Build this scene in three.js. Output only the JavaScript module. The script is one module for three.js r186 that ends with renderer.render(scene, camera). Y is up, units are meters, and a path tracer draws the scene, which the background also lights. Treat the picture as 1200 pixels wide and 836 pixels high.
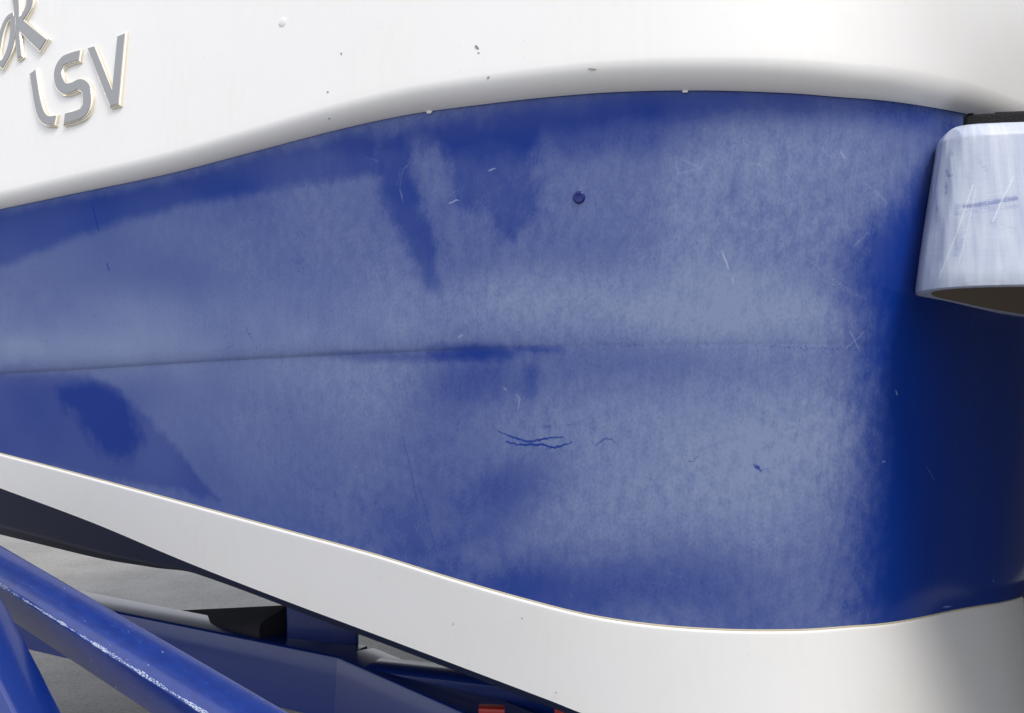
import * as THREE from 'three';
import { mergeGeometries, toCreasedNormals } from 'three/addons/utils/BufferGeometryUtils.js';
import { createNoise2D } from 'simplex-noise';

// ---------------------------------------------------------------- camera, sky, sun, exposure
const scene = new THREE.Scene();
const camera = new THREE.PerspectiveCamera(45, 1200 / 836, 0.02, 400);
const EYE = new THREE.Vector3(0, 1.0, 0.9);
camera.position.copy(EYE);
camera.lookAt(0, 1.03, 0);
camera.updateMatrixWorld(true);
scene.add(camera);

const SUN = new THREE.Vector3(0.34, 0.82, 0.46).normalize();
{ // bright thin overcast
  const W = 256, H = 128, d = new Float32Array(W * H * 4);
  const cloud = createNoise2D(mul(11));
  for (let j = 0; j < H; j++) for (let i = 0; i < W; i++) {
    const el = ((j + 0.5) / H - 0.5) * Math.PI, az = (i + 0.5) / W * Math.PI * 2;
    const up = Math.max(0, Math.sin(el));
    const ca = Math.cos(az) * Math.cos(el), sa = Math.sin(az) * Math.cos(el);
    const n = 0.5 * cloud(ca * 1.6 + up * 2, sa * 1.6) + 0.25 * cloud(ca * 4 + up * 5, sa * 4 - up * 3);
    const b = (0.62 + 0.42 * Math.pow(up, 0.7)) * (1 + 0.13 * n);
    const k = (j * W + i) * 4;
    d[k] = b * 0.95; d[k + 1] = b * 0.985; d[k + 2] = b * 1.07; d[k + 3] = 1;
  }
  const t = new THREE.DataTexture(d, W, H, THREE.RGBAFormat, THREE.FloatType);
  t.mapping = THREE.EquirectangularReflectionMapping;
  t.magFilter = t.minFilter = THREE.LinearFilter; t.needsUpdate = true;
  scene.background = t; scene.environment = t;
}
const sun = new THREE.DirectionalLight(0xfff6ea, 1.5);
sun.position.copy(SUN).multiplyScalar(8);
sun.shadow.radius = 34; sun.castShadow = true;
sun.shadow.mapSize.set(2048, 2048);
Object.assign(sun.shadow.camera, { left: -5, right: 5, top: 5, bottom: -5, near: 0.1, far: 30 });
scene.add(sun, sun.target);
const renderer = new THREE.WebGLRenderer({ antialias: true });
renderer.toneMapping = THREE.LinearToneMapping;
renderer.toneMappingExposure = 1.45;
renderer.shadowMap.enabled = true;

// ---------------------------------------------------------------- helpers
function mul(a) { return () => { a |= 0; a = a + 0x6D2B79F5 | 0; let t = Math.imul(a ^ a >>> 15, 1 | a); t = t + Math.imul(t ^ t >>> 7, 61 | t) ^ t; return ((t ^ t >>> 14) >>> 0) / 4294967296; }; }
const rnd = mul(7);
const n1 = createNoise2D(mul(1)), n2 = createNoise2D(mul(2)), n3 = createNoise2D(mul(3)), n4 = createNoise2D(mul(4));
const clamp = (v, a = 0, b = 1) => Math.min(b, Math.max(a, v));
const ss = (a, b, x) => { const t = clamp((x - a) / (b - a)); return t * t * (3 - 2 * t); };
const lerp = (a, b, t) => a + (b - a) * t;
function keyed(keys) { // smooth monotone-ish interpolation through [x, value] keys, straight beyond the ends
  const n = keys.length, m = [];
  for (let i = 0; i < n; i++) {
    const a = keys[Math.max(0, i - 1)], b = keys[Math.min(n - 1, i + 1)];
    m.push((b[1] - a[1]) / (b[0] - a[0]));
  }
  return x => {
    if (x <= keys[0][0]) return keys[0][1] + m[0] * (x - keys[0][0]);
    if (x >= keys[n - 1][0]) return keys[n - 1][1] + m[n - 1] * (x - keys[n - 1][0]);
    let i = 0; while (x > keys[i + 1][0]) i++;
    const h = keys[i + 1][0] - keys[i][0], t = (x - keys[i][0]) / h, t2 = t * t, t3 = t2 * t;
    return (2 * t3 - 3 * t2 + 1) * keys[i][1] + (t3 - 2 * t2 + t) * h * m[i] + (-2 * t3 + 3 * t2) * keys[i + 1][1] + (t3 - t2) * h * m[i + 1];
  };
}
const F = 418 / Math.tan(Math.PI / 8);
function ray(px, py) { return new THREE.Vector3((px - 600) / F, -(py - 418) / F, -1).applyQuaternion(camera.quaternion); }
function at(px, py, t) { return ray(px, py).multiplyScalar(t).add(EYE); }   // t = depth in metres along the lens axis
function obj(name, geo, mat, parent = scene) {
  const m = new THREE.Mesh(Array.isArray(geo) ? mergeGeometries(geo) : geo, mat);
  m.name = name; m.castShadow = m.receiveShadow = true; parent.add(m); return m;
}
function tag(o, label, category, group) { o.userData.label = label; o.userData.category = category; if (group) o.userData.group = group; return o; }
function std(rgb, roughness, extra = {}) {
  const m = new THREE.MeshPhysicalMaterial({ roughness, ...extra }); m.color.setRGB(...rgb); return m;
}
function dataTex(W, H, fill, srgb) {
  const d = new Uint8Array(W * H * 4);
  fill(d);
  const t = new THREE.DataTexture(d, W, H, THREE.RGBAFormat);
  t.magFilter = THREE.LinearFilter; t.minFilter = THREE.LinearMipmapLinearFilter; t.generateMipmaps = true;
  t.wrapS = t.wrapT = THREE.MirroredRepeatWrapping;
  if (srgb) t.colorSpace = THREE.SRGBColorSpace;
  t.needsUpdate = true; return t;
}
const toS = v => { v = clamp(v); return 255 * (v <= 0.0031308 ? 12.92 * v : 1.055 * Math.pow(v, 1 / 2.4) - 0.055); };
// surface sheet: point(u, v) over a grid; uv = uvOf(u, v)
function sheet(us, vs, point, uvOf) {
  const P = [], U = [], I = [];
  for (const u of us) for (const v of vs) { P.push(...point(u, v)); U.push(...uvOf(u, v)); }
  const n = vs.length;
  for (let i = 0; i < us.length - 1; i++) for (let j = 0; j < n - 1; j++) {
    const a = i * n + j, b = a + n, c = b + 1, d = a + 1; I.push(a, b, c, a, c, d);
  }
  const g = new THREE.BufferGeometry();
  g.setAttribute('position', new THREE.Float32BufferAttribute(P, 3));
  g.setAttribute('uv', new THREE.Float32BufferAttribute(U, 2));
  g.setIndex(I); g.computeVertexNormals(); return g;
}
const range = (a, b, n) => Array.from({ length: n + 1 }, (_, i) => a + (b - a) * i / n);
// straight bar of rounded-rectangle section between two points; `face` is the outward direction of its first side
function bar(p0, p1, w, h, r, face) {
  const s = new THREE.Shape(), a = w / 2 - r, b = h / 2 - r;
  s.absarc(a, b, r, 0, Math.PI / 2); s.absarc(-a, b, r, Math.PI / 2, Math.PI);
  s.absarc(-a, -b, r, Math.PI, Math.PI * 1.5); s.absarc(a, -b, r, Math.PI * 1.5, Math.PI * 2); s.closePath();
  const len = p0.distanceTo(p1);
  let g = new THREE.ExtrudeGeometry(s, { depth: len, bevelEnabled: false, curveSegments: 6, steps: 1 });
  g.deleteAttribute('uv');
  const pos = g.attributes.position, uv = [];
  for (let i = 0; i < pos.count; i++) uv.push(pos.getZ(i), Math.atan2(pos.getY(i) / h, pos.getX(i) / w) / (2 * Math.PI) + 0.5);
  g.setAttribute('uv', new THREE.Float32BufferAttribute(uv, 2));
  g = toCreasedNormals(g, 0.6);
  const z = p1.clone().sub(p0).normalize(), x = face.clone().addScaledVector(z, -face.dot(z)).normalize(), y = z.clone().cross(x);
  g.applyMatrix4(new THREE.Matrix4().makeBasis(x, y, z).setPosition(p0)); return g;
}

// ---------------------------------------------------------------- hull form (metres; x aft, z outboard)
const slopeKeys = keyed([[-3, 0.1], [-1, 0.40], [-0.3, 0.44], [0.0, 0.38], [0.15, 0.2], [0.28, -0.02], [0.36, -0.33], [0.45, -0.86], [0.55, -1.08], [0.75, -1.05], [1.0, -1.4]]);
const X0 = -2.2, X1 = 1.0, NP = 1600, planT = new Float64Array(NP + 1);
{ const h = (X1 - X0) / NP; for (let i = 1; i <= NP; i++) planT[i] = planT[i - 1] + h * slopeKeys(X0 + (i - 0.5) * h);
  const i0 = Math.round((0.28 - X0) / h), z0 = planT[i0]; for (let i = 0; i <= NP; i++) planT[i] -= z0; }
function plan(x) { const f = clamp((x - X0) / (X1 - X0) * NP, 0, NP - 0.001), i = Math.floor(f); return lerp(planT[i], planT[i + 1], f - i); }
const creaseY = keyed([[-2.2, 0.99], [-0.8, 1.016], [-0.3, 1.034], [0.05, 1.042], [0.4, 1.043], [1.0, 1.043]]);
const creaseH = x => 0.0036 * (1 - 0.88 * ss(-0.25, 0.08, x));
function base(x, y) {
  const d = y - creaseY(x);
  return plan(x) + (d > 0 ? 0.20 * d - 0.06 * d * d : 0.20 * d);
}
function hit(px, py, off = 0) {
  const r = ray(px, py); let t0 = 0.4, t = 0.4;
  const f = t => { const x = EYE.x + r.x * t, y = EYE.y + r.y * t; return EYE.z + r.z * t - base(x, y) - off; };
  for (; t < 3.2; t += 0.01) { if (f(t) < 0) break; t0 = t; }
  let a = t0, b = t; for (let k = 0; k < 30; k++) { const m = (a + b) / 2; if (f(m) > 0) a = m; else b = m; }
  return new THREE.Vector3(EYE.x + r.x * a, EYE.y + r.y * a, EYE.z + r.z * a);
}
const curve = (pts, off = 0, extra0 = [], extra1 = []) => keyed([...extra0, ...pts.map(([a, b]) => { const p = hit(a, b, off); return [p.x, p.y]; }), ...extra1]);
const topY = curve([[0, 246], [90, 227], [200, 204], [300, 178], [400, 152], [480, 135], [560, 124], [640, 115], [720, 109], [820, 107], [920, 110], [1000, 116], [1080, 125], [1150, 139], [1200, 152]]);
const botY = curve([[0, 533], [110, 562], [220, 592], [330, 622], [440, 652], [530, 680], [610, 703], [690, 723], [770, 735], [850, 740.5], [930, 741], [1010, 736], [1100, 722], [1200, 701]], 0.004);
const chineY = curve([[0, 572], [110, 613], [215, 657], [330, 702], [440, 743], [560, 788], [640, 817], [700, 838]], 0.004, [], [[0.22, 0.605], [0.36, 0.53], [0.55, 0.44], [0.75, 0.40], [1.0, 0.39]]);
const xs = [...range(X0, -0.95, 20).slice(0, -1), ...range(-0.95, 0.72, 260), ...range(0.72, X1, 20).slice(1)];
const uvHull = (x, y) => [(x + 0.95) / 1.8, (y - 0.60) / 0.75];

// ---------------------------------------------------------------- blue gelcoat: clean pigment, chalky oxidation, painted reflections, scratches
const M = ([px, py]) => { const p = hit(px, py); return [p.x, p.y]; };
function segDist(x, y, pts) {
  let best = 9, bt = 0;
  for (let i = 0; i + 1 < pts.length; i++) {
    const [ax, ay] = pts[i], [bx, by] = pts[i + 1], dx = bx - ax, dy = by - ay;
    const t = clamp(((x - ax) * dx + (y - ay) * dy) / (dx * dx + dy * dy + 1e-12));
    const d = Math.hypot(x - ax - dx * t, y - ay - dy * t); if (d < best) { best = d; bt = (i + t) / (pts.length - 1); }
  }
  return [best, bt];
}
const TW = 2048, TH = 1024, mmx = 1.8 / TW, mmy = 0.75 / TH;
// oxidation: [px, py, half width px, half height px, tilt, amount, raggedness]
const chalkSpots = [
  [650, 360, 330, 48, -0.03, 0.34, 1], [880, 368, 180, 44, 0, 0.30, 1], [880, 250, 190, 85, 0, 0.30, 1], [905, 180, 150, 34, 0.02, 0.16, 1],
  [850, 560, 260, 110, 0.25, 0.34, 1.2], [920, 500, 130, 130, 0, 0.22, 1], [690, 500, 150, 55, 0.1, 0.24, 1.2], [930, 650, 100, 70, 0, 0.14, 1.3],
  [120, 395, 260, 50, -0.05, 0.34, 0.9], [60, 415, 140, 32, 0, 0.14, 0.8], [90, 330, 150, 40, -0.25, 0.14, 0.8], [330, 470, 200, 70, 0.25, 0.22, 0.9],
  [430, 450, 90, 60, 0.2, 0.16, 1], [300, 300, 220, 45, -0.2, 0.14, 0.6], [740, 330, 120, 40, 0, 0.1, 1.2], [400, 560, 140, 50, 0.25, 0.1, 1], [380, 250, 70, 55, -0.1, 0.12, 0.5],
  [770, 565, 210, 40, 0.25, 0.14, 1.2], [860, 372, 170, 24, 0, 0.10, 0.8], [620, 350, 120, 28, -0.05, 0.10, 1], [70, 408, 170, 20, -0.03, 0.10, 0.5], [760, 690, 260, 34, 0.08, -0.14, 1.2], [500, 600, 90, 60, 0.5, -0.12, 1.2],
  // rubbed clean patches, and a bluer strip along the top seam
  
   [640, 160, 190, 26, -0.08, -0.24, 0.6],
   [590, 585, 80, 36, 0.7, -0.28, 1.3], [640, 690, 330, 38, 0.24, -0.22, 0.8],
  [560, 412, 60, 10, -0.03, -0.55, 1.3], [450, 418, 80, 7, -0.03, -0.38, 1.4], [630, 409, 24, 5, -0.05, -0.35, 2.2], [545, 448, 60, 30, 0.1, -0.24, 1], [622, 450, 10, 28, -0.1, -0.26, 0.8],
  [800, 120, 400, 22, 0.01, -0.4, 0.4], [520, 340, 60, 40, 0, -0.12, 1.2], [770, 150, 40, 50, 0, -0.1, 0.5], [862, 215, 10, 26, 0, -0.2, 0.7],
].map(([px, py, w, h, a, k, g]) => {
  const c = M([px, py]), e = M([px + 8, py]), f = M([px, py + 8]);
  const sx = Math.abs(e[0] - c[0]) / 8, sy = Math.abs(f[1] - c[1]) / 8;
  return { x: c[0], y: c[1], w: w * sx, h: h * sy, co: Math.cos(-a), si: Math.sin(-a), k, g };
});
// wipe marks and painted-in reflections with a visible outline: outline, change in oxidation, softness of the outline (mm), raggedness
const wipesAndReflections = [
  [[[-60, 258], [0, 250], [200, 211], [330, 177], [432, 156], [446, 204], [330, 221], [230, 238], [150, 258], [80, 282], [0, 314], [-60, 338]], -0.27, 9, 0.5],  // dark band of the mirrored parked car, painted into the colour
  [[[-60, 440], [100, 437], [140, 458], [170, 488], [215, 535], [255, 585], [-60, 525]], -0.24, 8, 0.8],
  [[[66, 456], [110, 446], [148, 478], [166, 518], [150, 536], [120, 528], [96, 500]], -0.30, 17, 1.6],
  [[[432, 168], [474, 158], [480, 200], [510, 290], [514, 345], [498, 340], [462, 262]], -0.28, 9, 0.7],  // dark upright reflection, painted in as deeper blue
  [[[480, 162], [514, 158], [524, 226], [506, 244]], 0.08, 5, 0.6],  // lighter column beside that reflection, painted in too
  [[[516, 158], [626, 140], [632, 262], [600, 282], [540, 236]], -0.24, 12, 1],
  [[[772, 150], [960, 142], [1085, 172], [1075, 200], [1000, 330], [782, 330]], 0.09, 9, 0.8],
  [[[-60, 395], [0, 400], [40, 398], [60, 412], [0, 432], [-60, 436]], 0.08, 6, 0.6],
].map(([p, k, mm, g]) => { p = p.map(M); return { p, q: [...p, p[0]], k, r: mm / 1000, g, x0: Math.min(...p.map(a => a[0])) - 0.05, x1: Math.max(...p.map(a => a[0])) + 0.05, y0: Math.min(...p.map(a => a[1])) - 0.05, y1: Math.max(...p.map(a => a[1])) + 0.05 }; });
function inside(x, y, p) { let c = false; for (let i = 0, j = p.length - 1; i < p.length; j = i++) { if ((p[i][1] > y) !== (p[j][1] > y) && x < (p[j][0] - p[i][0]) * (y - p[i][1]) / (p[j][1] - p[i][1]) + p[i][0]) c = !c; } return c; }
const cleanEdgeX = keyed([[0.55, M([1035, 720])[0]], [0.75, M([1015, 600])[0]], [0.9, M([1012, 520])[0]], [1.0, M([1012, 430])[0]], [1.1, M([1000, 330])[0]], [1.15, M([1010, 270])[0]], [1.22, M([1080, 200])[0]], [1.3, M([1140, 150])[0]]]);
const lines = []; // scratches: points (photo px -> hull), half width mm, kind (+ pale scuff, - bare pigment), strength
const L = (pts, mm, kind, k = 1, rag = 0.3) => lines.push({ p: pts.map(M), r: mm / 1000, kind, k, rag });
L([[584, 505], [598, 512], [622, 518], [640, 514], [660, 513]], 1.4, -1, 1.1); L([[593, 518], [610, 522], [634, 521], [650, 525], [670, 519]], 1.6, -1, 1.2);
L([[640, 526], [652, 523]], 1.6, -1, 0.8, 0.8); L([[697, 523], [706, 516], [714, 514], [722, 519]], 1.0, -1, 0.7);
L([[634, 501], [645, 499]], 1.1, -1, 0.7, 1); L([[664, 499], [673, 498]], 1.2, -1, 0.7, 1); L([[688, 496], [681, 515]], 0.8, -1, 0.35, 1);
L([[806, 543], [812, 540], [818, 535]], 1.6, -1, 0.9, 1.2); L([[884, 545], [892, 552]], 2.0, -1, 1.2, 0.6); L([[893, 551], [904, 548]], 0.8, -1, 0.5, 1);
L([[470, 505], [480, 545], [489, 590]], 1.0, -1, 0.5, 0.7); L([[489, 560], [502, 612], [512, 650]], 1.3, -1, 0.3, 1); L([[455, 425], [466, 470], [471, 505]], 0.8, -1, 0.25, 1);
L([[108, 236], [112, 255], [116, 272]], 1.0, -1, 0.8); L([[125, 308], [129, 319]], 1.3, -1, 0.8);
L([[289, 385], [296, 397]], 1.4, -1, 0.6, 1); L([[262, 410], [276, 404]], 1.0, -1, 0.35, 1); L([[537, 493], [536, 506]], 1.2, -1, 0.6, 1);
L([[940, 478], [936, 500]], 0.9, -1, 0.4, 1); L([[970, 560], [976, 602]], 1.1, -1, 0.4, 1); L([[1004, 560], [1006, 622]], 1.2, -1, 0.3, 1.2); L([[1000, 640], [1003, 655]], 1.4, -1, 0.4, 1.2);
L([[700, 408], [716, 409], [742, 405], [765, 404]], 1.8, -1, 0.5, 2); L([[880, 402], [910, 407], [960, 409], [1008, 409]], 2.0, -1, 0.55, 1.6); L([[770, 404], [880, 403]], 1.4, -1, 0.3, 1.8);

L([[526, 239], [538, 234]], 1.0, 1, 1.2); L([[572, 200], [581, 198]], 0.9, 1, 1.1); L([[846, 295], [851, 306], [854, 317]], 0.9, 1, 1.2); L([[858, 326], [860, 333]], 0.8, 1, 0.7);
L([[792, 183], [800, 188], [822, 197], [794, 204], [792, 185]], 0.8, 1, 0.4, 0.6); L([[604, 462], [609, 468], [607, 480]], 0.9, 1, 0.5); L([[590, 455], [594, 458]], 1.3, 1, 0.6);
L([[536, 396], [543, 393]], 1.2, 1, 0.6); L([[940, 300], [980, 330], [1015, 352]], 0.8, 1, 0.35, 1); L([[955, 325], [1010, 350]], 0.7, 1, 0.35, 1);
L([[985, 178], [990, 186]], 1.5, 1, 0.6); L([[960, 172], [975, 184]], 1.4, 1, 0.4, 1); L([[1015, 215], [1040, 238]], 1.6, 1, 0.4, 1); L([[1010, 170], [1016, 184]], 1.1, 1, 0.35, 1);
L([[990, 410], [1012, 390]], 0.8, 1, 0.45); L([[996, 388], [1008, 412]], 0.8, 1, 0.45); L([[1000, 290], [1018, 272]], 0.8, 1, 0.35);
L([[1050, 457], [1052, 463]], 1.0, 1, 0.8); L([[1105, 712], [1116, 711]], 1.0, 1, 0.8); L([[1164, 680], [1165, 682]], 1.4, 1, 0.9); L([[1034, 542], [1038, 541]], 0.9, 1, 0.5);
L([[1085, 545], [1096, 565]], 0.7, 1, 0.35); L([[468, 222], [472, 200], [484, 186]], 1.0, 1, 0.25, 1); L([[469, 222], [472, 236]], 1.0, 1, 0.35);
for (let k = 0; k < 70; k++) { // fine random wear
  const px = 420 + rnd() * 600, py = 150 + rnd() * 540, a = (rnd() < 0.7 ? 1.5 : 0.2) + (rnd() - 0.5) * 0.9, l = 6 + rnd() * 26;
  L([[px, py], [px + Math.cos(a) * l * 0.5 + 2 * rnd(), py + Math.sin(a) * l * 0.5], [px + Math.cos(a) * l, py + Math.sin(a) * l]], 0.4 + 0.4 * rnd(), rnd() < 0.65 ? 1 : -1, 0.12 + 0.2 * rnd(), 1);
}
const chalkAndReflect = new Float32Array(TW * TH), pale = new Float32Array(TW * TH);  // oxidation cover with the painted reflections mixed in
for (let j = 0; j < TH; j++) for (let i = 0; i < TW; i++) {
  const x = -0.95 + (i + 0.5) * mmx, y = 0.60 + (j + 0.5) * mmy;
  const b1 = n1(x * 5.5, y * 5.5), b2 = n2(x * 17, y * 15), b3 = n3(x * 55, y * 38), st = n4(x * 95, y * 16);
  const fine = n1(x * 210 + 9, y * 130), grit = n2(x * 520, y * 380), str2 = n3(x * 260 + 5, y * 40);
  let c = 0.44 + 0.06 * b1;
  for (const s of chalkSpots) {
    const dx = x - s.x, dy = y - s.y, u = (dx * s.co - dy * s.si) / s.w, v = (dx * s.si + dy * s.co) / s.h;
    const q = u * u + v * v; if (q > 6) continue;
    const r = Math.sqrt(q) + s.g * (0.13 * b2 + 0.08 * b3 + 0.03 * fine);
    c += s.k * 0.8 * (1 - ss(0.15, 1.6, r));
  }
  for (const w of wipesAndReflections) {
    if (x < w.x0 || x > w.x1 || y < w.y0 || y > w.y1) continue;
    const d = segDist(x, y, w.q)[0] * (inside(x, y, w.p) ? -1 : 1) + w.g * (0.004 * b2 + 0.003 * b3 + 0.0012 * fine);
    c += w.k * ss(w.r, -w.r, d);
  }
  const e = cleanEdgeX(y) + 0.007 * b2 + 0.006 * b3 + 0.002 * st + 0.003 * fine;      // the aft quarter never chalked
  const ex = ss(e + 0.065, e - 0.06, x);
  c = c * ex + 0.015;
  const g = ss(-0.7, 0.05, x) * 0.85 + 0.15;                            // coarser grain aft
  c *= 1 + g * (0.15 * b3 + 0.05 * st + 0.12 * fine + 0.10 * grit + 0.04 * str2);
  c += ex * g * 0.05 * b2;
  const pit = n4(x * 330, y * 250) + 0.5 * b3; if (pit > 1.02) c *= 0.72;
  chalkAndReflect[j * TW + i] = c;
}
for (const l of lines) {
  const R = l.r * 2.2 + 0.002;
  const bx = l.p.map(q => q[0]), by = l.p.map(q => q[1]);
  const i0 = Math.floor((Math.min(...bx) - R + 0.95) / mmx), i1 = Math.ceil((Math.max(...bx) + R + 0.95) / mmx);
  const j0 = Math.floor((Math.min(...by) - R - 0.6) / mmy), j1 = Math.ceil((Math.max(...by) + R - 0.6) / mmy);
  for (let j = Math.max(0, j0); j <= Math.min(TH - 1, j1); j++) for (let i = Math.max(0, i0); i <= Math.min(TW - 1, i1); i++) {
    const x = -0.95 + (i + 0.5) * mmx, y = 0.60 + (j + 0.5) * mmy;
    const wob = n2(x * 120, y * 120) * 0.0007 * (1 + l.rag);
    const [d, t] = segDist(x, y + wob, l.p);
    const w = l.r * (0.35 + 0.65 * Math.sin(Math.PI * clamp(t * 0.9 + 0.05)));
    let k = l.k * ss(w * 1.25, w * 0.55, d) * clamp(1 - l.rag * (0.5 + 0.5 * n3(x * 240, y * 240)));
    if (l.kind < 0) chalkAndReflect[j * TW + i] *= 1 - clamp(0.85 * k); else pale[j * TW + i] = Math.max(pale[j * TW + i], k);
  }
}
const BLUE = [0.003, 0.034, 0.27], CHALK = [0.235, 0.295, 0.48], SCUFF = [0.55, 0.6, 0.75];
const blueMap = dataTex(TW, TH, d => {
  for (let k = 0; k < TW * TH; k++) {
    const c = clamp(chalkAndReflect[k]), p = clamp(pale[k]);
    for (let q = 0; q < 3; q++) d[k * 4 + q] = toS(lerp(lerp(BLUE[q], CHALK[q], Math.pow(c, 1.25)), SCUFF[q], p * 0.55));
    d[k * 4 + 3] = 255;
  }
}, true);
const blueRough = dataTex(TW, TH, d => {
  for (let k = 0; k < TW * TH; k++) { d[k * 4] = 0; d[k * 4 + 1] = 255 * clamp(0.10 + (0.25 + 0.37 * ss(600, 1150, k % TW)) * clamp(chalkAndReflect[k]) + 0.2 * pale[k]); d[k * 4 + 2] = 0; d[k * 4 + 3] = 255; }
});
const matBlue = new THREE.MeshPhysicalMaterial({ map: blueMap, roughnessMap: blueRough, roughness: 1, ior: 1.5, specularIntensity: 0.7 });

// white gelcoat: faint grime, rain marks and specks
const whiteMap = dataTex(1024, 1024, d => {
  for (let j = 0; j < 1024; j++) for (let i = 0; i < 1024; i++) {
    const x = i / 1024 * 1.8, y = j / 1024 * 0.75;
    const g = 0.5 + 0.5 * n1(x * 7, y * 7), s = 0.5 + 0.5 * n2(x * 60, y * 14), f = n3(x * 240, y * 240);
    let w = 0.80 - 0.022 * g * s - 0.008 * f;
    const sp = n4(x * 95, y * 95); let stain = 0; if (sp > 0.955) stain = 0.10 * ss(0.955, 0.985, sp);
    const k = (j * 1024 + i) * 4;
    d[k] = toS(w - stain); d[k + 1] = toS(w - 0.004 - stain); d[k + 2] = toS(w - 0.012 - 0.012 * g - stain); d[k + 3] = 255;
  }
}, true);
const matWhite = new THREE.MeshPhysicalMaterial({ map: whiteMap, roughness: 0.38, ior: 1.5 });

// ---------------------------------------------------------------- ground
{
  const tex = dataTex(1024, 1024, d => {
    for (let j = 0; j < 1024; j++) for (let i = 0; i < 1024; i++) {
      const x = i / 1024, y = j / 1024;
      let w = 0.20 + 0.02 * n1(x * 6, y * 6) + 0.012 * n2(x * 30, y * 30) + 0.03 * n3(x * 160, y * 160) + 0.02 * n4(x * 420, y * 420);
      const k = (j * 1024 + i) * 4; d[k] = toS(w); d[k + 1] = toS(w * 0.98); d[k + 2] = toS(w * 0.95); d[k + 3] = 255;
    }
  }, true);
  tex.repeat.set(60, 60);
  const g = obj('ground', new THREE.PlaneGeometry(180, 180).rotateX(-Math.PI / 2), new THREE.MeshStandardMaterial({ map: tex, roughness: 0.95 }));
  g.userData.kind = 'structure';
}

// ---------------------------------------------------------------- boat
const boat = new THREE.Group(); boat.name = 'ski_boat'; scene.add(boat);
tag(boat, 'ski boat hull with oxidised blue side panel between white gelcoat bands', 'boat');
const V2 = range(0, 1, 70), V1 = range(0, 1, 60);
{ // blue panel: below and above the crease
  const lo = x => botY(x) - 0.008, hi = x => topY(x) + 0.010;
  const below = sheet(xs, V1, (x, v) => { const y = lerp(lo(x), creaseY(x), v); return [x, y, base(x, y)]; }, (x, v) => uvHull(x, lerp(lo(x), creaseY(x), v)));
  const vb = [...range(0, 0.12, 12), ...range(0.12, 1, 50).slice(1)];
  const above = sheet(xs, vb, (x, v) => {
    const y = lerp(creaseY(x), hi(x), v), q = clamp((y - creaseY(x)) / 0.02);
    return [x, y, base(x, y) + creaseH(x) * Math.sqrt(1 - (1 - q) * (1 - q)) * (1 - 0.6 * ss(0.02, 0.12, y - creaseY(x)))];
  }, (x, v) => uvHull(x, lerp(creaseY(x), hi(x), v)));
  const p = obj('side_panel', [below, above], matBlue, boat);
  p.userData.label = 'blue gelcoat side panel, chalky and scratched, deep blue toward the stern';
}
const SHEER = 1.78;
const lipR = keyed([[-2.2, 0.022], [-0.8, 0.022], [-0.2, 0.024], [0.1, 0.026], [0.4, 0.028], [1, 0.028]]);
const lipHt = keyed([[-2.2, 0.014], [-0.8, 0.014], [-0.2, 0.02], [0.1, 0.021], [0.4, 0.020], [1, 0.02]]);
function topZ(x, d) { // outboard position at height d above the panel seam
  const r = lipR(x), q = clamp(d / r), y0 = topY(x);
  return base(x, y0) + 0.0025 + lipHt(x) * Math.pow(1 - Math.pow(1 - q, 2.4), 0.8) + (d > r ? -0.14 * (d - r) - 0.05 * (d - r) * (d - r) : 0);
}
{ // white topside with rolled lower lip
  const ds = [0, 0.02, 0.05, 0.09, 0.14, 0.2, 0.27, 0.35, 0.44, 0.54, 0.65, 0.76, 0.88, 1.0];
  const vs = [...ds.map(v => v * 0.2), ...range(0.2, 1, 46).slice(1)];
  const dOf = (x, v) => v <= 0.2 ? v / 0.2 * lipR(x) * 1.02 : lerp(lipR(x) * 1.02, SHEER - topY(x), (v - 0.2) / 0.8);
  const front = sheet(xs, vs, (x, v) => { const d = dOf(x, v); return [x, topY(x) + d, topZ(x, d)]; }, (x, v) => uvHull(x, topY(x) + dOf(x, v)));
  // closed under the lip: returns to just inside the panel face
  const under = sheet(xs, [0, 1], (x, v) => [x, topY(x) + 0.0015 * v, base(x, topY(x)) + lerp(-0.004, 0.0025, v)], (x, v) => uvHull(x, topY(x)));
  obj('topside', [under, front], matWhite, boat).userData.label = 'glossy white upper hull side with rolled lower lip';
}
const chineZ = x => base(x, botY(x)) + 0.004 + lerp(0.17, -0.16, ss(-0.1, 0.55, x)) * (chineY(x) - botY(x));
{ // white strake under the panel
  const prof = [[-0.004, 0.0012], [0.001, 0.0006], [0.0024, 0.0002], [0.0033, -0.0002], [0.0038, -0.0008], [0.0040, -0.0016]];
  const us = [...prof.map((_, i) => -prof.length + i), ...range(0, 1, 26)];
  const g = sheet(xs, us, (x, v) => {
    const z0 = base(x, botY(x));
    if (v < 0) { const [dz, dy] = prof[v + prof.length]; return [x, botY(x) + dy, z0 + dz]; }
    const y = lerp(botY(x) - 0.0022, chineY(x), v); return [x, y, lerp(z0 + 0.0042, chineZ(x), v)];
  }, (x, v) => uvHull(x, lerp(botY(x), chineY(x), Math.max(0, v)) + (v < 0 ? -v * 0.001 : 0)));
  // flip: rows run downward
  const ix = g.index.array; for (let i = 0; i < ix.length; i += 3) { const t = ix[i]; ix[i] = ix[i + 1]; ix[i + 1] = t; } g.computeVertexNormals();
  obj('strake', g, matWhite, boat).userData.label = 'white lower band along the chine';
  // yellowed bead of sealant in the joint
  const bead = sheet(xs, range(0, 1, 5), (x, v) => { const a = v * Math.PI; return [x, botY(x) + 0.0010 + 0.0012 * Math.cos(a), base(x, botY(x)) + 0.0006 + 0.0014 * Math.sin(a)]; }, (x, v) => [x, v]);
  obj('sealant_bead', bead, std([0.47, 0.42, 0.30], 0.6), boat);
}
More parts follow.
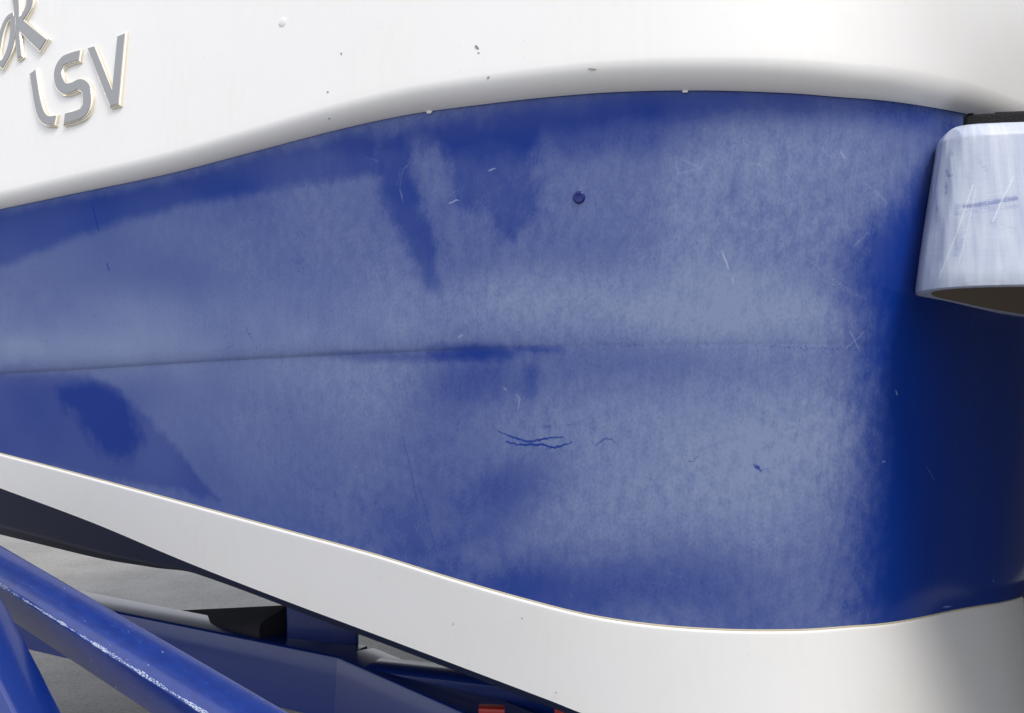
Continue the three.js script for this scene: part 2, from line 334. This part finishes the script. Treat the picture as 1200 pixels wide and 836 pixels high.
const IN = new THREE.Vector3(0.403, 0, -0.915);
const drop = keyed([[-2.2, 0.16], [-1.2, 0.125], [-0.9, 0.102], [-0.75, 0.082], [-0.62, 0.062], [-0.52, 0.036], [-0.44, 0.014], [-0.2, 0.010], [1, 0.010]]);
const matBottom = std([0.006, 0.012, 0.045], 0.12, { specularIntensity: 0.3 });
{
  const rows = [0, 0.25, 0.5, 0.75, 1, 1.2, 1.6, 2, 2.6, 3];
  const g = sheet(xs, rows, (x, v) => {
    const y0 = chineY(x), z0 = chineZ(x), D = drop(x);
    if (v <= 1) { const w = v * D * 0.5; return [x + IN.x * w, y0 - v * D, z0 + IN.z * w]; }
    const w = D * 0.5 + (v - 1) * 1.1; return [x + IN.x * w, y0 - D - (v < 2 ? 0.055 * (v - 1) : 0.055 - 0.055 * (v - 2)), z0 + IN.z * w];
  }, (x, v) => [x, v]);
  const ix = g.index.array; for (let i = 0; i < ix.length; i += 3) { const t = ix[i]; ix[i] = ix[i + 1]; ix[i + 1] = t; } g.computeVertexNormals();
  obj('hull_bottom', g, matBottom, boat).userData.label = 'dark navy glossy hull bottom';
  // far side and deck close the hull
  const far = x => [x + IN.x * (2.2 + drop(x) * 0.5), chineZ(x) + IN.z * (2.2 + drop(x) * 0.5)];
  const side = sheet(xs.filter((_, i) => i % 6 === 0), [0, 1], (x, v) => { const [fx, fz] = far(x); return [fx, lerp(chineY(x) - drop(x), SHEER, v), fz - 0.1 * v]; }, (x, v) => [x, v]);
  obj('far_topside', side, matWhite, boat);
  const deck = sheet(xs, [0, 0.03, 0.97, 1], (x, v) => { const [fx, fz] = far(x), z0 = topZ(x, SHEER - topY(x)); return [lerp(x, fx, v), SHEER + (v > 0 && v < 1 ? 0.03 : 0), lerp(z0, fz - 0.1, v)]; }, (x, v) => [x, v * 2]);
  obj('deck', deck, matWhite, boat);
  const tr = sheet([0, 1], range(0, 1, 4), (u, v) => { const [fx, fz] = far(X1), y = lerp(chineY(X1) - 0.01, SHEER, v), zn = v < 0.15 ? chineZ(X1) : base(X1, Math.min(y, topY(X1))); return [lerp(X1, fx, u), y, lerp(zn, fz, u)]; }, (u, v) => [u * 2, v]);
  obj('transom', tr, std([0.006, 0.018, 0.215], 0.15), boat);
}
// plug in the blue panel
{
  const c = hit(678.5, 231.5), nx = -slopeKeys(c.x);
  const n = new THREE.Vector3(nx, -0.1, 1).normalize();
  const g = new THREE.LatheGeometry([[0, 0.0012], [0.0035, 0.0012], [0.0046, 0.0016], [0.0058, 0.0014], [0.0066, 0.0004], [0.0068, -0.001]].map(p => new THREE.Vector2(...p)), 24);
  const m = obj('plug', g, std([0.002, 0.012, 0.15], 0.25), boat);
  m.quaternion.setFromUnitVectors(new THREE.Vector3(0, 1, 0), n); m.position.copy(c).addScaledVector(n, 0.0003);
  m.userData.label = 'small round dark blue plug in the panel';
}
// raised chrome-edged letters on the white topside
function topHit(px, py) {
  const r = ray(px, py); let a = 0.5, b = 3;
  const f = t => { const x = EYE.x + r.x * t, y = EYE.y + r.y * t; return EYE.z + r.z * t - topZ(x, Math.max(0, y - topY(x))); };
  for (let k = 0; k < 50; k++) { const m = (a + b) / 2; if (f(m) > 0) a = m; else b = m; }
  return new THREE.Vector3(EYE.x + r.x * a, EYE.y + r.y * a, EYE.z + r.z * a);
}
{
  const O = topHit(75, 80), A = topHit(115, 80), B = topHit(75, 40);
  const ex = A.sub(O).normalize(), ez = ex.clone().cross(B.sub(O)).normalize(), ey = ez.clone().cross(ex);
  const loc = ([u, v]) => { // zoom px -> plane of the badge
    const r = ray(u / 5.224, v / 5.224), t = O.clone().sub(EYE).dot(ez) / r.dot(ez), p = r.multiplyScalar(t).add(EYE).sub(O);
    return new THREE.Vector2(p.dot(ex), p.dot(ey));
  };
  const unit = loc([300, 400]).distanceTo(loc([310, 400])) / 10;
  function stroke(pts, w, smooth, w1 = w) { // centreline -> outline polygon
    let c = pts.map(loc);
    if (smooth) c = new THREE.CatmullRomCurve3(c.map(p => new THREE.Vector3(p.x, p.y, 0)), false, 'centripetal').getPoints(pts.length * 5).map(p => new THREE.Vector2(p.x, p.y));
    const l = [], r = [];
    c.forEach((p, i) => {
      const a = c[Math.max(0, i - 1)], b = c[Math.min(c.length - 1, i + 1)], d = b.clone().sub(a).normalize(), h = lerp(w, w1, i / (c.length - 1)) * unit / 2;
      l.push(new THREE.Vector2(p.x - d.y * h, p.y + d.x * h)); r.unshift(new THREE.Vector2(p.x + d.y * h, p.y - d.x * h));
    });
    return l.concat(r);
  }
  const face = std([0.30, 0.30, 0.30], 0.32, { metalness: 0.9 }), rim = std([0.86, 0.79, 0.66], 0.22, { metalness: 0.85 });
  function letter(name, strokes, label) {
    const g = strokes.map((p, i) => { const e = new THREE.ExtrudeGeometry(new THREE.Shape(p), { depth: 0.0028 + i * 0.00025, bevelEnabled: true, bevelThickness: 0.0030, bevelSize: 0.0020, bevelOffset: -0.0008, bevelSegments: 3 }); return e; });
    const m = obj(name, g, rim, boat);
    m.matrixAutoUpdate = true; m.applyMatrix4(new THREE.Matrix4().makeBasis(ex, ey, ez).setPosition(O.clone().addScaledVector(ez, -0.0012)));
    m.userData.label = label;
    const fg = strokes.map((p, i) => { // brushed face plate, slightly inset
      const c = new THREE.Shape(p); const e = new THREE.ExtrudeGeometry(c, { depth: 0.0004, bevelEnabled: true, bevelThickness: 0.0003, bevelSize: 0.0003, bevelOffset: -0.0016, bevelSegments: 1 });
      e.translate(0, 0, 0.0028 + i * 0.00025 + 0.0030 - 0.0001 + i * 0.0002); return e;
    });
    obj('face', fg, face, m);
  }
  letter('emblem_letter', [stroke([[217, 445], [232, 545], [250, 650], [272, 715], [303, 744], [358, 742]], 41, true)], 'raised chrome letter L');
  letter('emblem_letter', [stroke([[506, 347], [450, 362], [398, 388], [372, 440], [378, 510], [410, 550], [455, 545], [500, 525], [540, 550], [550, 620], [535, 685], [490, 713], [408, 736]], 49, true)], 'raised chrome letter S');
  letter('emblem_letter', [[[549, 304], [596, 288], [703, 560], [732, 230], [786, 208], [745, 650], [688, 664]].map(loc)], 'raised chrome letter V');
  letter('emblem_letter', [stroke([[102, 95], [60, 125], [28, 200], [8, 300], [2, 380], [28, 400], [62, 340], [92, 250], [102, 170], [90, 110]], 30, true), stroke([[96, 120], [96, 220], [70, 330], [20, 425]], 40, true)], 'raised chrome script letter a');
  letter('emblem_letter', [stroke([[105, -40], [118, 60], [120, 200], [138, 365]], 44, true, 30), stroke([[200, -40], [196, 40], [170, 95], [128, 150]], 46, true, 36), stroke([[128, 145], [190, 205], [285, 290]], 46, true, 60)], 'raised chrome script letter k');
}
// chip in the lip and resin drips on the white gelcoat
for (const [px, py, s, sy] of [[331, 27, 0.0052, 1.2], [503, 131, 0.004, 0.55], [803, 107, 0.003, 0.5]]) {
  const c = topHit(px, py), g = new THREE.SphereGeometry(1, 16, 10), p = g.attributes.position;
  for (let i = 0; i < p.count; i++) { const k = 1 + 0.22 * n1(p.getX(i) * 2 + px, p.getY(i) * 2); p.setXYZ(i, p.getX(i) * s * k, p.getY(i) * s * sy * k, p.getZ(i) * s * 0.32); }
  g.computeVertexNormals(); const m = obj('gelcoat_drip', g, matWhite, boat); m.position.copy(c); m.rotation.y = -Math.atan(slopeKeys(c.x));
}
// specks of grime stuck to the white side
{
  const grime = std([0.30, 0.28, 0.26], 0.9);
  for (const [px, py, w, h, a] of [[400, 63, 2, 2.5, 0], [384, 108, 2.4, 2, 0.3], [386, 139, 2.6, 1.4, 0], [559, 56, 5, 3, 0.9], [561, 62, 3, 1.2, 0], [694, 81, 8, 1.6, 0.25], [572, 91, 2, 3, 0.6], [612, 704 + 21, 1.4, 1.8, 0], [531, 732, 1, 3, 0.2], [652, 812, 2.4, 1.2, 0.6]]) {
    const onTop = py < 300, c = onTop ? topHit(px, py) : hit(px, py, 0.0135), n = 9, pts = [];
    for (let i = 0; i < n; i++) { const t = i / n * Math.PI * 2, k = (0.45 + 0.6 * rnd()) * 0.0007; const u = Math.cos(t) * w * k, v = Math.sin(t) * h * k; pts.push(new THREE.Vector2(u * Math.cos(a) + v * Math.sin(a), -u * Math.sin(a) + v * Math.cos(a))); }
    const g = new THREE.ExtrudeGeometry(new THREE.Shape(pts), { depth: 0.0008, bevelEnabled: false });
    const m = obj('grime_speck', g, grime, boat); m.position.copy(c); m.position.z -= 0.0003; m.rotation.y = -Math.atan(slopeKeys(c.x));
  }
}
// ---------------------------------------------------------------- swim platform
{
  const c0 = at(1110, 338, 0.885), c1 = at(1112, 146, 0.905);
  const yb = c0.y, yt = c1.y + 0.003, H = yt - yb;
  // outline in plan, clockwise seen from above starting aft-outboard
  const P2 = (px, py, t) => { const p = at(px, py, t); return [p.x, p.z]; };
  const S = new THREE.Shape(), xl = c0.x, zf = 0.04;
  const nose = [P2(1200, 332, 0.86), P2(1150, 334, 0.868), P2(1110, 338, 0.885), P2(1084, 341, 0.91), P2(1073, 343, 0.945), P2(1078, 346, 0.985), P2(1100, 352, 1.035), P2(1150, 363, 1.155), P2(1200, 371, 1.27)];
  const ncv = new THREE.CatmullRomCurve3(nose.map(q => new THREE.Vector3(q[0], 0, q[1])), false, 'centripetal').getPoints(60);
  S.moveTo(1.5, -0.14); for (const q of ncv) S.lineTo(q.x, -q.z); S.lineTo(1.15, 0.75); S.lineTo(1.5, 0.75); S.closePath();
  let pl = S.getPoints(28).map(p => new THREE.Vector2(p.x, -p.y)); pl = pl.filter((p, i) => i === 0 || p.distanceTo(pl[i - 1]) > 1e-5); if (pl[0].distanceTo(pl[pl.length - 1]) < 1e-5) pl.pop();
  const N = pl.length, nrm = pl.map((p, i) => { const a = pl[(i - 1 + N) % N], b = pl[(i + 1) % N], d = b.clone().sub(a).normalize(); return new THREE.Vector2(d.y, -d.x); });
  let area = 0; for (let i = 0; i < N; i++) { const a = pl[i], b = pl[(i + 1) % N]; area += a.x * b.y - b.x * a.y; }
  const sg = area > 0 ? 1 : -1;
  const ring = (inset, y) => pl.map((p, i) => [p.x - nrm[i].x * sg * inset, y, p.y - nrm[i].y * sg * inset]);
  const arc = [0]; for (let i = 1; i < N; i++) arc.push(arc[i - 1] + pl[i].distanceTo(pl[i - 1]));
  function loft(layers, capFirst, capLast) {
    const P = [], U = [], I = []; let vv = 0;
    layers.forEach(([ins, y], k) => { if (k) vv += Math.hypot(ins - layers[k - 1][0], y - layers[k - 1][1]); ring(ins, y).forEach((q, i) => { P.push(...q); U.push(arc[i], vv); }); });
    for (let k = 0; k + 1 < layers.length; k++) for (let i = 0; i < N; i++) { const j = (i + 1) % N, a = k * N + i, b = k * N + j; I.push(a, b, b + N, a, b + N, a + N); }
    const tri = THREE.ShapeUtils.triangulateShape(pl, []);
    const cap = k => { const o = P.length / 3; ring(...layers[k]).forEach((q, i) => { P.push(...q); U.push(q[0], q[2]); }); for (const t of tri) I.push(o + t[0], o + t[1], o + t[2]); };
    if (capFirst) cap(0); if (capLast) cap(layers.length - 1);
    const g = new THREE.BufferGeometry(); g.setAttribute('position', new THREE.Float32BufferAttribute(P, 3)); g.setAttribute('uv', new THREE.Float32BufferAttribute(U, 2)); g.setIndex(I);
    return toCreasedNormals(g, 0.7);
  }
  const dr = 0.022, layers = [[0.016, yb + 0.001], [0.012, yb], [0.003, yb], [0.0008, yb + 0.0012], [0, yb + 0.004]];
  for (let k = 1; k <= 10; k++) { const y = lerp(yb + 0.004, yt - 0.024, k / 10); layers.push([dr * Math.pow(k / 10, 1.1), y]); }
  for (let k = 1; k <= 8; k++) { const a = k / 8 * Math.PI / 2; layers.push([dr + 0.024 * (1 - Math.cos(a)), yt - 0.024 + 0.024 * Math.sin(a)]); }
  // worn skin: whitened, with vertical wipe marks, blue-violet scuffs and pale scratches; u along the edge, v up the wall
  const uOf = (px, py) => { const r = ray(px, py); let best = [9, 0]; for (let i = 0; i < N - 1; i++) for (let s = 0; s < 1; s += 0.05) { const x = lerp(pl[i].x, pl[i + 1].x, s), z = lerp(pl[i].y, pl[i + 1].y, s); if (z < -0.05) continue; const t = (EYE.z - z) / -r.z, e = Math.abs(EYE.x + r.x * t - x); if (e < best[0]) best = [e, lerp(arc[i], arc[i + 1], s), EYE.y + r.y * t - yb]; } return [best[1], best[2] + 0.017]; };
  const U0 = uOf(1300, 240)[0], US = 0.5, VS = 0.25;
  const marks = [];
  const K = (pts, mm, kind, k, rag = 0.6) => marks.push({ p: pts.map(q => uOf(...q)), r: mm / 1000, kind, k, rag });
  K([[1130, 242], [1160, 239], [1215, 232]], 2.2, -1, 0.75, 0.7); K([[1120, 250], [1150, 246], [1215, 241]], 3.2, -1, 0.3, 1.2); K([[1150, 237], [1215, 229]], 1.4, -1, 0.4, 1); K([[1118, 243], [1134, 240]], 2.6, -1, 0.4, 1);
  K([[1100, 330], [1120, 275], [1142, 215]], 0.7, 1, 0.6, 0.5); K([[1124, 310], [1134, 270], [1146, 220]], 0.6, 1, 0.45, 0.6); K([[1168, 260], [1180, 235], [1196, 205]], 0.8, 1, 0.5, 0.5); K([[1090, 280], [1100, 200]], 1.6, 1, 0.3, 1);
  K([[1097, 200], [1102, 206]], 2.2, -1, 0.9, 1); K([[1096, 206], [1110, 204]], 1, -1, 0.6, 1); K([[1098, 215], [1100, 226]], 2.4, -1, 0.7, 1); K([[1088, 245], [1092, 270]], 3.2, -1, 0.45, 1.4); K([[1102, 175], [1106, 180]], 2.2, -1, 0.5, 1.2);
  K([[1150, 180], [1160, 195]], 4, -1, 0.3, 1.6); K([[1136, 255], [1120, 300]], 4, -1, 0.25, 1.4); K([[1170, 262], [1190, 270]], 6, -1, 0.25, 1.5);
  const tex = dataTex(1024, 512, d => {
    for (let j = 0; j < 512; j++) for (let i = 0; i < 1024; i++) {
      const u = U0 + (i / 1024) * US, v = j / 512 * VS;
      const st = n1(u * 70, v * 7), sf = n2(u * 260, v * 18), bl = n3(u * 22, v * 16), gr = n4(u * 420, v * 420), hz = n1(u * 30, v * 260);
      let k = 0.34 + 0.2 * st + 0.12 * sf + 0.2 * bl + 0.07 * gr + 0.07 * hz, w = 0;
      for (const m of marks) {
        const [dd, t] = segDist(u, v + 0.0006 * n2(u * 200, v * 200), m.p); if (dd > m.r * 1.6) continue;
        const a = m.k * ss(m.r * 1.4, m.r * 0.35, dd) * clamp(1 - m.rag * (0.5 + 0.35 * n3(u * 60, v * 500) + 0.25 * n2(u * 310, v * 420)));
        if (m.kind < 0) k += a * 2.2; else w = Math.max(w, a);
      }
      k = clamp(k, 0, 1.6); const q = (j * 1024 + i) * 4;
      const cA = [0.55, 0.60, 0.70], cB = [0.15, 0.19, 0.40];
      for (let c = 0; c < 3; c++) d[q + c] = toS(lerp(lerp(cA[c], cB[c], clamp(k * 0.55)), 0.86, w));
      d[q + 3] = 255;
    }
  }, true);
  const skin = new THREE.MeshPhysicalMaterial({ map: tex, roughness: 0.45 });
  const g = loft(layers, false, true); { const uv = g.attributes.uv; for (let i = 0; i < uv.count; i++) uv.setXY(i, (uv.getX(i) - U0) / US, uv.getY(i) / VS); }
  const plat = obj('swim_platform', g, skin, boat); plat.userData.label = 'whitened moulded swim platform with scratches and hollow underside';
  // hollow underside: raw laminate
  const inner = [[0.0155, yb + 0.0012], [0.018, yb + 0.006], [0.024, yb + 0.035], [0.034, yb + 0.045], [0.045, yb + 0.047]];
  obj('underside', loft(inner, false, true), std([0.20, 0.165, 0.13], 0.75), plat);
  // black traction mat
  const mt = [[0.050, yt + 0.0004], [0.050, yt + 0.011], [0.052, yt + 0.0135], [0.058, yt + 0.0135]];
  const mg = loft(mt, true, true); { const p = mg.attributes.position; for (let i = 0; i < p.count; i++) if (p.getY(i) > yt + 0.005) p.setY(i, p.getY(i) + 0.001 * n1(p.getX(i) * 300, p.getZ(i) * 300)); }
  const mb = dataTex(256, 256, d => { for (let k = 0; k < 65536; k++) { const v = 128 + 110 * n2((k % 256) / 9, Math.floor(k / 256) / 9); d[k * 4] = d[k * 4 + 1] = d[k * 4 + 2] = v; d[k * 4 + 3] = 255; } }); mb.repeat.set(14, 14);
  obj('traction_mat', mg, std([0.008, 0.008, 0.010], 0.95, { bumpMap: mb, bumpScale: 0.002 }), plat);
}

// ---------------------------------------------------------------- trailer
const trailer = new THREE.Group(); trailer.name = 'boat_trailer'; scene.add(trailer);
tag(trailer, 'blue painted steel boat trailer frame under the hull', 'trailer');
{
  const paintTex = dataTex(512, 512, d => {
    for (let j = 0; j < 512; j++) for (let i = 0; i < 512; i++) {
      const x = i / 512, y = j / 512, k = (j * 512 + i) * 4; const w = n1(x * 14, y * 14) * 0.2 + n2(x * 60, y * 60) * 0.14; const ed = Math.min(Math.abs(y - 0.375), Math.abs(y - 0.625)); const chip = (ed < 0.006 + 0.006 * n2(x * 16, y * 3) && n3(x * 110, y * 160) > -0.1 + 0.5 * n1(x * 5, 3)) || (n3(x * 60, y * 60) > 0.86 && n1(x * 9, y * 9) > 0.45);
      const c = chip ? [0.42, 0.46, 0.55] : [0.005 * (1 + w), 0.026 * (1 + w), 0.19 * (1 + w * 0.6)]; for (let q = 0; q < 3; q++) d[k + q] = toS(c[q]); d[k + 3] = 255;  // pale arris flecks double as a painted ridge highlight
    }
  }, true); paintTex.wrapS = paintTex.wrapT = THREE.RepeatWrapping; paintTex.repeat.set(2, 1);
  const paint = new THREE.MeshPhysicalMaterial({ map: paintTex, roughness: 0.30, clearcoat: 0.4, clearcoatRoughness: 0.12 });
  const smooth = std([0.005, 0.026, 0.19], 0.30, { clearcoat: 0.4, clearcoatRoughness: 0.12 }); // same paint, no chipped or highlighted arris
  const steel = std([0.45, 0.45, 0.46], 0.4, { metalness: 0.7 }), carpet = std([0.02, 0.02, 0.03], 0.95);
  const up = new THREE.Vector3(0, 1, 0), toCam = p => EYE.clone().sub(p).normalize();
  // bright blue brace with worn arris and painted ridge highlight toward the viewer
  { const a = at(-90, 622, 1.25), b = at(420, 938, 0.80), mid = a.clone().add(b).multiplyScalar(0.5), ax = b.clone().sub(a).normalize();
    const f = toCam(mid), side = f.clone().addScaledVector(ax, -f.dot(ax)).normalize(), perp = ax.clone().cross(side).normalize();
    const face = side.clone().multiplyScalar(0.62).addScaledVector(perp, 0.78);
    obj('brace_tube', bar(a, b, 0.054, 0.047, 0.0055, face), paint, trailer).userData.label = 'bright blue square brace tube with scuffed edge and painted ridge highlight'; }
  { const a = at(-120, 592, 1.06), b = at(62, 965, 0.86);
    obj('upright_tube', bar(a, b, 0.085, 0.06, 0.006, new THREE.Vector3(0.93, 0, 0.36)), smooth, trailer); }
  // main frame rail in the shade below, bending toward the axle; shaped after a hull bottom reflection
  { const t = at(-60, 700, 1.82), m = at(412, 800, 1.48), e = at(640, 905, 1.16);
    obj('frame_rail', bar(t, m, 0.09, 0.105, 0.006, new THREE.Vector3(0.4, 0, 0.9)), smooth, trailer);
    obj('frame_rail', bar(m.clone().add(new THREE.Vector3(0.002, 0.001, 0)), e, 0.088, 0.103, 0.006, new THREE.Vector3(0.4, 0, 0.9)), smooth, trailer); }
  // bunk board and its bracket, shaped after dark reflections in the hull bottom
  { const a = at(175, 742, 1.72), b = at(328, 737, 1.56);
    obj('bunk_board', bar(a, b, 0.10, 0.06, 0.02, new THREE.Vector3(0.4, 0, 0.9)), carpet, trailer);
    const c = at(378, 690, 1.53), d = at(378, 800, 1.53);
    obj('bunk_bracket', bar(c, d, 0.13, 0.012, 0.004, new THREE.Vector3(1, 0, 0.1)), smooth, trailer); }
  { const a = at(440, 808, 1.42), b = at(700, 842, 1.25); obj('cross_member', bar(a, b, 0.06, 0.09, 0.008, new THREE.Vector3(0.2, 0, 1)), smooth, trailer); }  // takes the shape of a dark reflection in the hull bottom
  const red = std([0.36, 0.015, 0.012], 0.3);
  for (const [px, py, t] of [[575, 837, 1.13], [664, 826, 1.10]]) { const a = at(px - 14, py, t), b = at(px + 16, py + 1, t); const l = obj('marker_light', bar(a, b, 0.018, 0.022, 0.005, new THREE.Vector3(0, 0, 1)), red, trailer); l.userData.label = 'small red marker light'; }
  obj('light_bracket', bar(at(684, 832, 1.1), at(715, 840, 1.1), 0.01, 0.02, 0.002, new THREE.Vector3(0, 0, 1)), steel, trailer);
  // axle and wheels carry it
  const wc = new THREE.Vector3(0.85, 0.33, -0.75);
  obj('axle', bar(wc.clone(), wc.clone().addScaledVector(IN, 1.9), 0.06, 0.06, 0.006, up), smooth, trailer);
  obj('axle_arm', bar(at(640, 905, 1.16), wc.clone().addScaledVector(IN, 0.18), 0.08, 0.08, 0.006, up), smooth, trailer);
  const tyre = std([0.03, 0.03, 0.03], 0.9);
  for (const w of [0, 1.9]) {
    const prof = [[0.19, -0.09], [0.28, -0.1], [0.322, -0.075], [0.33, -0.04], [0.33, 0.04], [0.322, 0.075], [0.28, 0.1], [0.19, 0.09], [0.19, -0.09]].map(p => new THREE.Vector2(...p));
    const m = obj('wheel', new THREE.LatheGeometry(prof, 40), tyre, trailer); m.quaternion.setFromUnitVectors(up, IN); m.position.copy(wc).addScaledVector(IN, w);
    obj('rim', new THREE.LatheGeometry([[0.0, -0.05], [0.06, -0.055], [0.14, -0.03], [0.188, -0.08], [0.188, 0.08], [0.1, 0.02], [0, 0.02]].map(p => new THREE.Vector2(...p)), 32), steel, m);
  }
}

// ---------------------------------------------------------------- unseen dark boarded shed, added aft so the quarter mirrors something dark
{
  const shed = new THREE.Group(); shed.name = 'added_dark_shed'; shed.position.set(2.6, 0, -1.5); shed.rotation.y = -0.35; scene.add(shed);
  tag(shed, 'dark timber shed out of view, added to darken the stern reflection', 'shed');
  const wood = [0, 1, 2].map(k => std([0.022 + 0.006 * k, 0.022 + 0.005 * k, 0.028 + 0.005 * k], 0.9));
  obj('wall', new THREE.BoxGeometry(3, 2.2, 5).translate(1.55, 1.1, 0), wood[0], shed);
  const pg = new THREE.BoxGeometry(0.03, 2.2, 0.188);
  for (let i = 0; i < 25; i++) { const p = obj('plank', pg, wood[(i * 7 + (i >> 2)) % 3], shed); p.position.set(0.03 + 0.004 * (i % 3), 1.1, -2.34 + i * 0.195); }
  obj('roof', new THREE.BoxGeometry(3.5, 0.12, 5.4).rotateZ(0.1).translate(1.5, 2.42, 0), std([0.05, 0.05, 0.055], 0.8), shed);
}
// ---------------------------------------------------------------- parked car out in the yard (mirrored in the forward panel)
{
  const car = new THREE.Group(); car.name = 'parked_car'; car.position.set(-8.7, 0, 3.3); car.rotation.y = Math.atan2(-0.89, 0.46); scene.add(car);
  tag(car, 'dark blue hatchback parked across the yard from the boat', 'car');
  const body = std([0.02, 0.035, 0.10], 0.25, { clearcoat: 1, clearcoatRoughness: 0.05 }), glass = std([0.02, 0.025, 0.03], 0.06), rub = std([0.025, 0.025, 0.025], 0.9), alloy = std([0.6, 0.6, 0.62], 0.3, { metalness: 0.8 });
  const sh = new THREE.Shape(); sh.moveTo(-2.0, 0.28); sh.lineTo(-2.05, 0.62); sh.quadraticCurveTo(-2.02, 0.85, -1.85, 0.92); sh.lineTo(-1.65, 1.35); sh.quadraticCurveTo(-1.5, 1.46, -1.2, 1.48); sh.lineTo(-0.1, 1.48); sh.quadraticCurveTo(0.25, 1.44, 0.55, 1.2); sh.lineTo(0.95, 0.92); sh.quadraticCurveTo(1.7, 0.85, 1.95, 0.66); sh.lineTo(2.02, 0.4); sh.lineTo(1.95, 0.25);
  sh.lineTo(1.68, 0.25); sh.absarc(1.3, 0.31, 0.37, -0.16, Math.PI + 0.16, false); sh.lineTo(-0.92, 0.25); sh.absarc(-1.3, 0.31, 0.37, -0.16, Math.PI + 0.16, false); sh.closePath();
  obj('body', new THREE.ExtrudeGeometry(sh, { depth: 1.56, bevelEnabled: true, bevelThickness: 0.07, bevelSize: 0.06, bevelSegments: 4, curveSegments: 16 }).translate(0, 0, -0.78), body, car);
  for (const sd of [-1, 1]) {
    for (const pts of [[[-1.55, 0.96], [-1.42, 1.33], [-0.66, 1.38], [-0.66, 0.96]], [[-0.58, 0.96], [-0.58, 1.38], [-0.08, 1.37], [0.62, 0.97]]]) {
      const w = obj('window', new THREE.ExtrudeGeometry(new THREE.Shape(pts.map(p => new THREE.Vector2(...p))), { depth: 0.012, bevelEnabled: false }), glass, car); w.position.z = sd > 0 ? 0.848 : -0.86;
    }
    for (const x of [-1.3, 1.3]) {
      const t = obj('wheel', new THREE.LatheGeometry([[0.2, -0.09], [0.29, -0.1], [0.31, -0.08], [0.31, 0.08], [0.29, 0.1], [0.2, 0.09], [0.2, -0.09]].map(p => new THREE.Vector2(...p)), 36).rotateX(Math.PI / 2), rub, car); t.position.set(x, 0.31, sd * 0.75);
      obj('rim', new THREE.LatheGeometry([[0, 0.05], [0.05, 0.055], [0.16, 0.04], [0.198, 0.085], [0.198, -0.08], [0, -0.05]].map(p => new THREE.Vector2(...p)), 28).rotateX(sd > 0 ? Math.PI / 2 : -Math.PI / 2), alloy, t);
    }
    obj('headlight', new THREE.SphereGeometry(1, 16, 10).scale(0.08, 0.07, 0.16).translate(1.97, 0.62, sd * 0.55), alloy, car);
  }
}
renderer.render(scene, camera);
